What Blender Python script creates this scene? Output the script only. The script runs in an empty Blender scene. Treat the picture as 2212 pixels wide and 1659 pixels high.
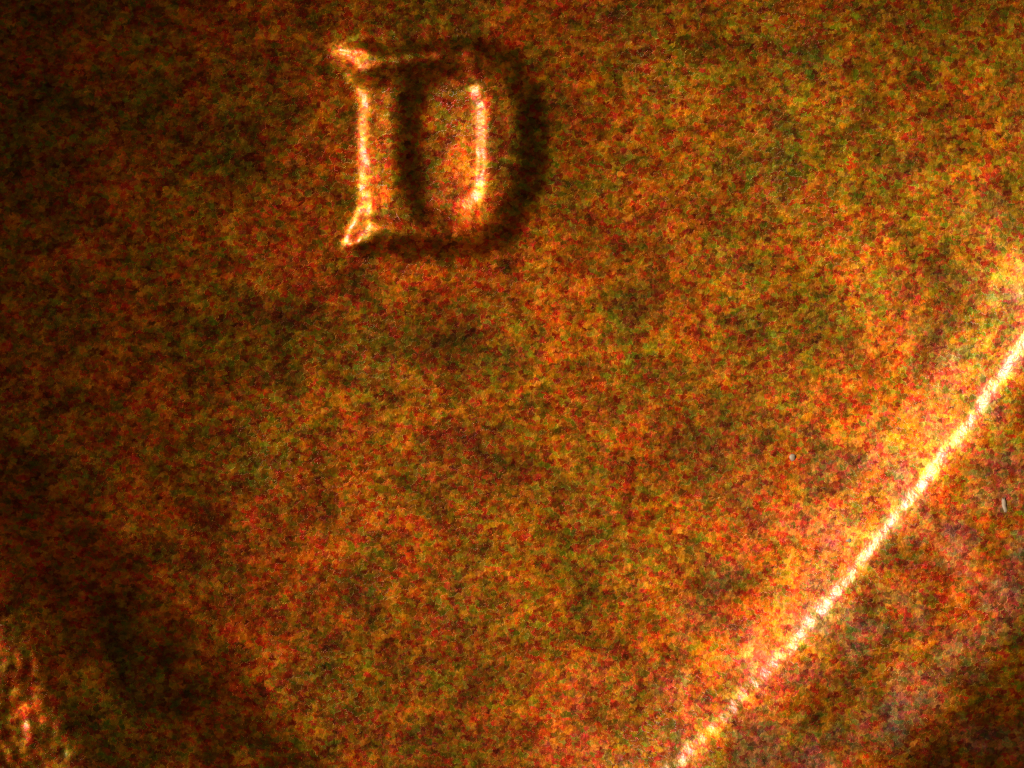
import bpy, math
import numpy as np

# ---------------------------------------------------------------- scene, camera, light
# One Blender unit is one millimetre: a copper coin 19 mm across under a hand microscope.
sc = bpy.context.scene
sc.unit_settings.system = 'METRIC'
sc.unit_settings.scale_length = 0.001
sc.unit_settings.length_unit = 'MILLIMETERS'
COL = sc.collection

K = 0.0014018                    # mm per measured unit of the picture plane (2212 across)
CX, CY = 5.653, -4.982           # point of the coin under the lens, coin centre is the origin
ZF = 1.30                        # nominal height of the coin's field above the table

def P(u, v):
    """picture-plane measure -> millimetres on the coin"""
    return CX + (np.asarray(u, float) - 1106.0) * K, CY - (np.asarray(v, float) - 829.5) * K

cam_d = bpy.data.cameras.new('microscope_camera')
cam = bpy.data.objects.new('microscope_camera', cam_d); COL.objects.link(cam)
cam.location = (CX, CY, ZF + 40.0)
cam.rotation_euler = (0, 0, 0)
cam_d.sensor_width = 36.0
cam_d.lens = 36.0 * 40.0 / (2212 * K)
cam_d.clip_start = 1.0
cam_d.clip_end = 500.0
sc.camera = cam

world = bpy.data.worlds.new('World'); sc.world = world
world.use_nodes = True
wb = world.node_tree.nodes['Background']
wb.inputs[0].default_value = (1.0, 0.86, 0.68, 1)
wb.inputs[1].default_value = 0.03

def lamp(name, az, el, dist, target, power, radius, cone, blend, color):
    d = bpy.data.lights.new(name, 'SPOT')
    d.energy = power; d.shadow_soft_size = radius
    d.spot_size = cone; d.spot_blend = blend; d.color = color
    o = bpy.data.objects.new(name, d); COL.objects.link(o)
    a, e = math.radians(az), math.radians(el)
    dx, dy, dz = math.cos(a)*math.cos(e), math.sin(a)*math.cos(e), math.sin(e)
    tx, ty = P(*target)
    o.location = (float(tx)+dx*dist, float(ty)+dy*dist, ZF+dz*dist)
    from mathutils import Vector
    o.rotation_euler = Vector((-dx, -dy, -dz)).to_track_quat('-Z', 'Y').to_euler()
    return o

# two lamps of the microscope's ring, low on the left
for _az, _pw in ((185, 37000.0), (148, 40000.0)):
    lamp('microscope_lamp', _az, 38, 30.0, (1880, 910), _pw, 1.3, 2*math.atan(2.2/30.0), 1.0, (1.0, 0.93, 0.82))

sc.view_settings.view_transform = 'Standard'
sc.view_settings.look = 'None'
sc.view_settings.gamma = 1.0
sc.view_settings.exposure = 0.0
sc.view_settings.use_curve_mapping = False
sc.cycles.use_denoising = False
sc.cycles.max_bounces = 2
sc.cycles.sample_clamp_indirect = 0.4
sc.cycles.sample_clamp_direct = 4.0
sc.cycles.use_adaptive_sampling = False

# ---------------------------------------------------------------- helpers
rng = np.random.default_rng(11)

class Waves:
    """smooth band-limited random relief: a sum of plane waves, about -1..1"""
    def __init__(self, wavelength, n=40, spread=0.45):
        a = rng.uniform(0, 2*np.pi, n)
        f = 2*np.pi/wavelength * rng.uniform(1-spread, 1+spread, n)
        self.kx, self.ky = f*np.cos(a), f*np.sin(a)
        self.p = rng.uniform(0, 2*np.pi, n); self.n = n
    def __call__(self, x, y):
        x = np.asarray(x, float); s = np.zeros(np.broadcast(x, y).shape)
        for kx, ky, p in zip(self.kx, self.ky, self.p):
            s += np.cos(kx*x + ky*y + p)
        return s / math.sqrt(self.n/2) * 0.6

def sstep(a, b, t):
    t = np.clip((t-a)/(b-a), 0, 1)
    return t*t*(3-2*t)

def spline(pts, per=10):
    """closed Catmull-Rom curve through pts"""
    p = np.array(pts, float); n = len(p); out = []
    for i in range(n):
        a, b, c, d = p[i-1], p[i], p[(i+1) % n], p[(i+2) % n]
        for t in np.arange(per)/per:
            out.append(0.5*((2*b)+(-a+c)*t+(2*a-5*b+4*c-d)*t*t+(-a+3*b-3*c+d)*t**3))
    return np.array(out)

def sdf(poly, u, v):
    """signed distance, positive inside"""
    best = np.full(u.shape, 1e18); ins = np.zeros(u.shape, bool)
    n = len(poly)
    for i in range(n):
        (x0, y0), (x1, y1) = poly[i], poly[(i+1) % n]
        dx, dy = x1-x0, y1-y0
        t = np.clip(((u-x0)*dx+(v-y0)*dy)/(dx*dx+dy*dy+1e-12), 0, 1)
        best = np.minimum(best, (u-x0-t*dx)**2+(v-y0-t*dy)**2)
        if y0 != y1:
            ins ^= ((y0 > v) != (y1 > v)) & (u < (x1-x0)*(v-y0)/(y1-y0)+x0)
    d = np.sqrt(best)
    return np.where(ins, d, -d)

def mesh_obj(name, verts, faces, mat, parent=None, smooth=True):
    me = bpy.data.meshes.new(name)
    verts = np.asarray(verts, np.float32); faces = np.asarray(faces, np.int32)
    me.vertices.add(len(verts)); me.vertices.foreach_set('co', verts.ravel())
    k = faces.shape[1]
    me.loops.add(faces.size); me.loops.foreach_set('vertex_index', faces.ravel())
    me.polygons.add(len(faces))
    me.polygons.foreach_set('loop_start', np.arange(0, faces.size, k, dtype=np.int32))
    me.polygons.foreach_set('loop_total', np.full(len(faces), k, np.int32))
    me.update(calc_edges=True); me.validate()
    if smooth: me.polygons.foreach_set('use_smooth', np.ones(len(me.polygons), bool))
    me.materials.append(mat)
    o = bpy.data.objects.new(name, me); COL.objects.link(o); o.parent = parent
    return o

def grid_faces(nu, nv, wrap=False):
    i, j = np.meshgrid(np.arange(nu-1), np.arange(nv if wrap else nv-1), indexing='ij')
    i, j = i.ravel(), j.ravel(); j2 = (j+1) % nv
    return np.stack([i*nv+j, (i+1)*nv+j, (i+1)*nv+j2, i*nv+j2], 1)

# ---------------------------------------------------------------- materials
class NT:
    def __init__(self, name):
        self.m = bpy.data.materials.new(name); self.m.use_nodes = True
        self.t = self.m.node_tree; self.t.nodes.clear()
    def n(self, kind, **kw):
        nd = self.t.nodes.new(kind)
        for k, v in kw.items():
            if k.startswith('i_'): nd.inputs[k[2:].replace('_', ' ')].default_value = v
            else: setattr(nd, k, v)
        return nd
    def l(self, a, b): self.t.links.new(a, b)
    def math(self, op, a, b=None, c=None):
        nd = self.n('ShaderNodeMath', operation=op)
        for k, s in enumerate((a, b, c)):
            if s is None: continue
            if isinstance(s, (int, float)): nd.inputs[k].default_value = s
            else: self.l(s, nd.inputs[k])
        return nd.outputs[0]
    def ramp(self, s, a, b, c, d):
        nd = self.n('ShaderNodeMapRange'); nd.clamp = True
        self.l(s, nd.inputs[0])
        for k, v in enumerate((a, b, c, d)): nd.inputs[k+1].default_value = v
        return nd.outputs[0]

def copper(name, grey_max):
    g = NT(name)
    co = g.n('ShaderNodeTexCoord').outputs['Object']
    mp = g.n('ShaderNodeMapping'); mp.inputs['Scale'].default_value = (0.78, 1.0, 0.3)
    g.l(co, mp.inputs['Vector'])
    # ragged cells on a warped grid, colour speckle imitating sensor noise
    wn = g.n('ShaderNodeTexNoise', noise_dimensions='2D', i_Scale=85.0, i_Detail=2.0, i_Roughness=0.6); g.l(mp.outputs[0], wn.inputs['Vector'])
    sub = g.n('ShaderNodeVectorMath', operation='SUBTRACT'); g.l(wn.outputs['Color'], sub.inputs[0]); sub.inputs[1].default_value = (.5, .5, .5)
    scl = g.n('ShaderNodeVectorMath', operation='SCALE'); g.l(sub.outputs[0], scl.inputs[0]); scl.inputs['Scale'].default_value = 0.024
    add = g.n('ShaderNodeVectorMath', operation='ADD'); g.l(mp.outputs[0], add.inputs[0]); g.l(scl.outputs[0], add.inputs[1])
    wv = add.outputs[0]
    def cells(scale, off):
        o = g.n('ShaderNodeVectorMath', operation='ADD'); g.l(wv, o.inputs[0]); o.inputs[1].default_value = off
        v = g.n('ShaderNodeTexVoronoi', voronoi_dimensions='2D', i_Scale=scale); g.l(o.outputs[0], v.inputs['Vector'])
        s = g.n('ShaderNodeSeparateColor'); g.l(v.outputs['Color'], s.inputs[0])
        return s.outputs
    c1, c2, c3 = cells(82.0, (0, 0, 0)), cells(138.0, (3.3, 1.7, 0)), cells(48.0, (7.1, 5.2, 0))
    def blend(i):
        a = g.math('MULTIPLY', c1[i], 0.46); b = g.math('MULTIPLY_ADD', c2[i], 0.34, a)
        return g.math('MULTIPLY_ADD', c3[i], 0.20, b)
    nr, ng, nb = blend(0), blend(1), blend(2)
    # broad toning of the metal: browner and greener tarnish in clouds
    t1 = g.n('ShaderNodeTexNoise', noise_dimensions='2D', i_Scale=3.2, i_Detail=4.0, i_Roughness=0.62); g.l(co, t1.inputs['Vector'])
    t2 = g.n('ShaderNodeTexNoise', noise_dimensions='2D', i_Scale=2.1, i_Detail=3.0, i_Roughness=0.55)
    o2 = g.n('ShaderNodeVectorMath', operation='ADD'); g.l(co, o2.inputs[0]); o2.inputs[1].default_value = (4.4, 9.1, 0)
    g.l(o2.outputs[0], t2.inputs['Vector'])
    tone = g.ramp(t1.outputs[0], 0.36, 0.62, 0.66, 1.15)
    hue = g.ramp(t2.outputs[0], 0.35, 0.65, 0.91, 1.10)
    # one wide greener patch between the letter and the edge
    pv = g.n('ShaderNodeVectorMath', operation='SUBTRACT'); g.l(co, pv.inputs[0]); x, y = P(1850, 330); pv.inputs[1].default_value = (float(x), float(y), 0)
    pm = g.n('ShaderNodeVectorMath', operation='MULTIPLY'); g.l(pv.outputs[0], pm.inputs[0]); pm.inputs[1].default_value = (1, 1, 0)
    pl = g.n('ShaderNodeVectorMath', operation='LENGTH'); g.l(pm.outputs[0], pl.inputs[0])
    hue = g.math('MULTIPLY', hue, g.ramp(pl.outputs['Value'], 0.15, 1.1, 1.18, 1.0))
    hue = g.math('DIVIDE', hue, g.math('POWER', tone, 0.32))     # dark tarnish is greener
    t3 = g.n('ShaderNodeTexNoise', noise_dimensions='2D', i_Scale=11.0, i_Detail=5.0, i_Roughness=0.72); g.l(mp.outputs[0], t3.inputs['Vector'])
    lum = g.math('MULTIPLY', g.ramp(t3.outputs[0], 0.36, 0.64, 0.56, 1.25), g.ramp(nb, 0.22, 0.75, 0.62, 1.20))
    tone = g.math('MULTIPLY', tone, lum)
    # a few dark corrosion spots with ragged edges
    sw = g.n('ShaderNodeVectorMath', operation='SCALE'); g.l(sub.outputs[0], sw.inputs[0]); sw.inputs['Scale'].default_value = 0.06
    sv = g.n('ShaderNodeVectorMath', operation='ADD'); g.l(co, sv.inputs[0]); g.l(sw.outputs[0], sv.inputs[1])
    for u, v, rad, dk in ((1096, 576, 22, .25), (460, 1128, 60, .4), (1745, 110, 45, .5), (965, 760, 95, .55), (1040, 960, 85, .6),
                          (2192, 480, 42, .4), (1530, 960, 110, .6), (1400, 640, 75, .6), (570, 680, 85, .6), (1850, 1010, 45, .6)):
        x, y = P(u, v)
        d = g.n('ShaderNodeVectorMath', operation='SUBTRACT'); g.l(sv.outputs[0], d.inputs[0]); d.inputs[1].default_value = (float(x), float(y), 0)
        m2 = g.n('ShaderNodeVectorMath', operation='MULTIPLY'); g.l(d.outputs[0], m2.inputs[0]); m2.inputs[1].default_value = (1, 1, 0)
        ln = g.n('ShaderNodeVectorMath', operation='LENGTH'); g.l(m2.outputs[0], ln.inputs[0])
        tone = g.math('MULTIPLY', tone, g.ramp(ln.outputs['Value'], rad*K*0.3, rad*K*1.3, dk, 1.0))
    r = g.math('MULTIPLY', g.ramp(nr, 0.24, 0.72, 0.31, 0.82), g.math('DIVIDE', tone, hue))
    gr = g.math('MULTIPLY', g.ramp(ng, 0.24, 0.72, 0.034, 0.222), g.math('MULTIPLY', tone, hue))
    b = g.math('MULTIPLY', g.ramp(c1[2], 0.6, 1.0, 0.001, 0.012), tone)
    # patches turned greyer by added blue and green
    t4 = g.n('ShaderNodeTexNoise', noise_dimensions='2D', i_Scale=5.5, i_Detail=4.0, i_Roughness=0.65); g.l(o2.outputs[0], t4.inputs['Vector'])
    rv = g.n('ShaderNodeVectorMath', operation='MULTIPLY'); g.l(co, rv.inputs[0]); rv.inputs[1].default_value = (1, 1, 0)
    rl = g.n('ShaderNodeVectorMath', operation='LENGTH'); g.l(rv.outputs[0], rl.inputs[0])
    grey_tint = g.math('MULTIPLY', g.ramp(t4.outputs[0], 0.44, 0.66, 0.0, grey_max), g.ramp(nb, 0.3, 0.7, 0.4, 1.3))
    grey_tint = g.math('MULTIPLY', grey_tint, g.ramp(rl.outputs['Value'], 8.2, 8.9, 0.03, 1.0))     # stronger towards the rim
    b = g.math('ADD', b, grey_tint); gr = g.math('MULTIPLY_ADD', grey_tint, 0.9, gr)
    cc = g.n('ShaderNodeCombineColor'); g.l(r, cc.inputs[0]); g.l(gr, cc.inputs[1]); g.l(b, cc.inputs[2])
    # grain relief
    b1 = g.n('ShaderNodeTexNoise', noise_dimensions='2D', i_Scale=28.0, i_Detail=3.0, i_Roughness=0.6); g.l(co, b1.inputs['Vector'])
    h = g.math('MULTIPLY_ADD', c1[0], 0.25, b1.outputs[0])
    bp = g.n('ShaderNodeBump', i_Strength=0.30, i_Distance=0.006); g.l(h, bp.inputs['Height'])
    pr = g.n('ShaderNodeBsdfPrincipled')
    pr.inputs['Metallic'].default_value = 1.0
    g.l(cc.outputs[0], pr.inputs['Base Color'])
    g.l(g.ramp(c3[1], 0, 1, 0.40, 0.50), pr.inputs['Roughness'])
    pr.inputs['Coat Weight'].default_value = 0.6
    pr.inputs['Coat Roughness'].default_value = 0.25
    pr.inputs['Coat IOR'].default_value = 1.5
    g.l(bp.outputs[0], pr.inputs['Normal']); g.l(bp.outputs[0], pr.inputs['Coat Normal'])
    out = g.n('ShaderNodeOutputMaterial'); g.l(pr.outputs[0], out.inputs[0])
    return g.m

def plain(name, col, rough, scale=2.0):
    g = NT(name)
    co = g.n('ShaderNodeTexCoord').outputs['Object']
    nz = g.n('ShaderNodeTexNoise', i_Scale=scale, i_Detail=5.0); g.l(co, nz.inputs['Vector'])
    mx = g.n('ShaderNodeMix', data_type='RGBA'); g.l(nz.outputs[0], mx.inputs[0])
    mx.inputs[6].default_value = (*[c*0.6 for c in col], 1); mx.inputs[7].default_value = (*[min(1, c*1.3) for c in col], 1)
    pr = g.n('ShaderNodeBsdfPrincipled'); g.l(mx.outputs[2], pr.inputs['Base Color'])
    pr.inputs['Roughness'].default_value = rough
    out = g.n('ShaderNodeOutputMaterial'); g.l(pr.outputs[0], out.inputs[0])
    return g.m

COPPER = copper('toned_copper', 0.045)
TABLE = plain('dark_table', (0.05, 0.04, 0.035), 0.6, 0.4)
PALE = plain('pale_tan', (0.38, 0.26, 0.16), 0.5, 40.0)

# ---------------------------------------------------------------- the table under the coin
def box(name, x0, x1, y0, y1, z0, z1, mat, parent=None):
    v = [(x, y, z) for z in (z0, z1) for y in (y0, y1) for x in (x0, x1)]
    f = [(0, 2, 3, 1), (4, 5, 7, 6), (0, 1, 5, 4), (1, 3, 7, 5), (3, 2, 6, 7), (2, 0, 4, 6)]
    return mesh_obj(name, v, f, mat, parent, smooth=False)
tb = box('table_top', -150, 150, -150, 150, -12, 0, TABLE); tb['kind'] = 'structure'

# ---------------------------------------------------------------- the coin
coin = bpy.data.objects.new('coin', None); COL.objects.link(coin)
coin['label'] = 'toned copper coin with raised letter D beside its bright rim'
coin['category'] = 'coin'

R0, RE = 8.685, 9.525            # foot of the rim, outer edge
w_big, w_mid, w_small = Waves(1.3), Waves(0.42), Waves(0.13)
LX, LY = math.cos(math.radians(160)), math.sin(math.radians(160))

def field_z(x, y):
    """struck field: dished towards the rim, faintly wavy"""
    r = np.hypot(x, y)
    t = np.maximum(r, 5.0)
    z = 0.050*(t-6.80)**2 + 0.075*np.clip(6.45-t, 0, None)**2
    z = z + 0.19*sstep(-4.90, -3.2, -np.asarray(x, float))*(1 - sstep(7.6, 8.4, r))   # swells towards the portrait
    z = z + np.where(r < 5.0, 0.3975*(5.0-r) - 0.03975*(5.0-r)**2, 0)
    z = z + 0.0060*w_big(x, y) + 0.0018*w_mid(x, y) + 0.00035*w_small(x, y)
    return ZF + z

# uneven angle samples: fine in the stretch under the lens
th = np.radians(np.concatenate([np.arange(-62, -20, 0.07), np.arange(-20, 298, 1.5)]))
rr = np.concatenate([np.linspace(0.02, 5.0, 26)[:-1], np.arange(5.0, 8.56, 0.009)])
RG, TG = np.meshgrid(rr, th, indexing='ij')
X, Y = RG*np.cos(TG), RG*np.sin(TG)
mesh_obj('field', np.stack([X, Y, field_z(X, Y)], -1).reshape(-1, 3), grid_faces(len(rr), len(th), True), COPPER, coin)

# raised rim: foot fillet, gently rounded top, rolled outer edge, side and underside
r_in = np.arange(8.45, RE-0.06, 0.005)
RG, TG = np.meshgrid(r_in, th, indexing='ij')
X, Y = RG*np.cos(TG), RG*np.sin(TG)
wob = 0.003*Waves(0.55)(X, Y) + 0.003*Waves(0.11)(X, Y)
tl = 0.20 + 0.06*Waves(0.055)(X, Y) + 0.025*Waves(0.30)(X, Y)
q = RG - (R0 + wob)
slope = tl*np.exp(-(q/0.021)**2) + 0.14*np.exp(-(q/np.where(q < 0, 0.16, 0.085))**2) \
        - 0.42*sstep(9.02, 9.42, RG)
slope = slope*sstep(8.46, 8.52, RG)
dz = np.cumsum(slope, 0)*0.005
i1 = int((9.0-8.45)/0.005)       # even out the height reached behind the foot
dz = dz + (dz[i1].mean()-dz[i1])[None]*sstep(R0-0.03, R0+0.06, RG)
Z = field_z(X, Y) - 0.085*np.clip(RG-8.6, 0, None)**1.4 + dz
Z = Z - 0.0006 + 0.0012*sstep(8.45, 8.56, RG)
rows = [np.stack([X, Y, Z], -1)]
zt = Z[-1]; c, s = np.cos(th), np.sin(th)
for k in range(1, 7):            # rolled edge
    a = k/6*math.pi/2; rad = RE-0.06+0.06*math.sin(a)
    rows.append(np.stack([rad*c, rad*s, zt-0.06*(1-math.cos(a))], -1)[None])
for rad, z in ((RE, 0.08), (RE-0.02, 0.02), (RE-0.08, 0.0), (RE-0.9, 0.0), (RE-1.0, 0.05), (0.02, 0.05)):
    rows.append(np.stack([rad*c, rad*s, np.full_like(c, z)], -1)[None])
V = np.concatenate(rows, 0)
mesh_obj('rim', V.reshape(-1, 3), grid_faces(V.shape[0], len(th), True), COPPER, coin)

def relief(name, u0, u1, v0, v1, step, height, soft=0, eps=0.0004):
    """a raised device struck up out of the field"""
    us, vs = np.arange(u0, u1, step), np.arange(v0, v1, step)
    U, Vv = np.meshgrid(us, vs, indexing='ij')
    h = height(U, Vv); x, y = P(U, Vv)
    for _ in range(soft):
        p = np.pad(h, 1, mode='edge')
        h = (p[:-2, 1:-1]+p[2:, 1:-1]+p[1:-1, :-2]+p[1:-1, 2:]+2*h)/6
    z = field_z(x, y) + h - eps
    f = grid_faces(len(us), len(vs))[:, ::-1]
    keep = (h.ravel()[f] > 0).any(1); f = f[keep]
    idx = np.unique(f); remap = np.full(h.size, -1); remap[idx] = np.arange(len(idx))
    f = remap[f][:, ::-1]
    return mesh_obj(name, np.stack([x, y, z], -1).reshape(-1, 3)[idx], f[:, ::-1], COPPER, coin)

outer = spline([(712, 102), (765, 82), (850, 73), (950, 70), (1020, 72), (1075, 84), (1120, 112), (1155, 160),
                (1178, 220), (1187, 290), (1184, 360), (1172, 420), (1148, 470), (1115, 515), (1075, 545),
                (1020, 560), (940, 563), (850, 562), (780, 556), (737, 532), (750, 502), (766, 472), (774, 440), (775, 380),
                (774, 300), (774, 225), (767, 195), (748, 160), (716, 122)], 5)
counter = spline([(880, 170), (925, 143), (975, 138), (1025, 158), (1052, 215), (1058, 300), (1056, 370),
                  (1049, 428), (1005, 462), (945, 476), (895, 462), (866, 400), (860, 310), (864, 225)], 5)
wl1, wl2 = Waves(40.0), Waves(14.0)
def letter(U, V):
    jit = 2.6*wl1(U, V) + 1.5*wl2(U, V)
    do = sdf(outer, U, V) + jit
    dc = sdf(counter, U, V) + 0.8*jit
    # the stem is struck lower than the bowl; its outer side ends in a short wall and two worn serifs
    low = np.maximum(0.60*(1-sstep(815, 1080, U))*sstep(110, 190, V)*(1-sstep(440, 520, V)), 0.78*(1-sstep(700, 880, U)))
    H = 0.066*(1 - low)*(1 - 0.40*sstep(95, 165, V)*(1-sstep(465, 530, V))*sstep(850, 1000, U))
    wd = 32 + 42*sstep(775, 840, U)
    po = 0.90*sstep(-3, wd, do) + 0.10*sstep(-75, 60, do)
    rw = sstep(900, 1030, U)
    pc = (1-rw)*sstep(-14, 56, dc) + rw*(0.66*sstep(3, 33, dc) + 0.34*sstep(20, 130, dc))
    F = 0.006 + 0.008*rw                     # floor of the enclosed space, higher beside the bowl
    return np.where(do > -75, po*(H*(1 - pc) + F*pc), 0)
relief('mint_mark', 610, 1285, -25, 655, 2.4, letter, 24)

# edge of the portrait in the corner: rises as a broad bank, then folds down to the left
bank = [(-700, 600), (-60, 830), (90, 950), (220, 1090), (340, 1230), (460, 1360), (590, 1500), (720, 1640), (900, 2300), (-700, 2300)]
wp = Waves(150.0)
def portrait(U, V):
    d = sdf(np.array(bank, float), U, V) + 6*wp(U, V)
    h = 0.080*sstep(0, 250, d)
    fold = 120 + 100*sstep(1380, 1700, V) + 8*wp(U, V)
    q = np.clip(fold - U, 0, 260)*sstep(1240, 1400, V)
    h = h - 0.19*K*q*sstep(0, 150, q) + 0.0022*wl1(U, V)*sstep(0, 60, q)
    return np.where(d > 0, np.maximum(h, 0.0006), 0)
relief('portrait_edge', -700, 800, 690, 2300, 7.0, portrait)

# ---------------------------------------------------------------- small pale specks on the coin
def speck(name, u, v, a, b, ang, zoff, label):
    x, y = P(u, v); x, y = float(x), float(y)
    n, m = 10, 5; vs = []
    rg = np.random.default_rng(int(u))
    for i in range(m+1):
        t = math.pi*i/m
        for j in range(n):
            p = 2*math.pi*j/n; s = math.sin(t)*rg.uniform(.45, 1.3)
            lx, ly, lz = a*K*s*math.cos(p), b*K*s*math.sin(p), 0.3*min(a, b)*K*math.cos(t)
            vs.append((lx*math.cos(ang)-ly*math.sin(ang), lx*math.sin(ang)+ly*math.cos(ang), lz))
    o = mesh_obj(name, vs, grid_faces(m+1, n, True), PALE)
    o.location = (x, y, zoff + 0.1*min(a, b)*K)
    o['label'] = label; o['category'] = 'dust speck'; o['group'] = 'pale specks on the coin'
    return o
def top_z(u, v):
    x, y = P(u, v); i = int(round((math.hypot(x, y)-8.45)/0.005))
    if i < 0: return float(field_z(x, y))
    j = int(np.argmin(np.abs(th-math.atan2(y, x)))); return float(Z[min(i, len(r_in)-1), j])
speck('pale_speck', 1710, 988, 9, 7, 0.8, top_z(1710, 988), 'tiny pale speck on the field up and left of the rim line')
speck('pale_speck', 2164, 1092, 6, 20, 0.15, top_z(2164, 1092), 'thin upright pale speck on top of the rim at right')
speck('pale_speck', 1832, 1166, 8, 6, 0.3, top_z(1832, 1166), 'tiny pale speck close beside the bright rim line')
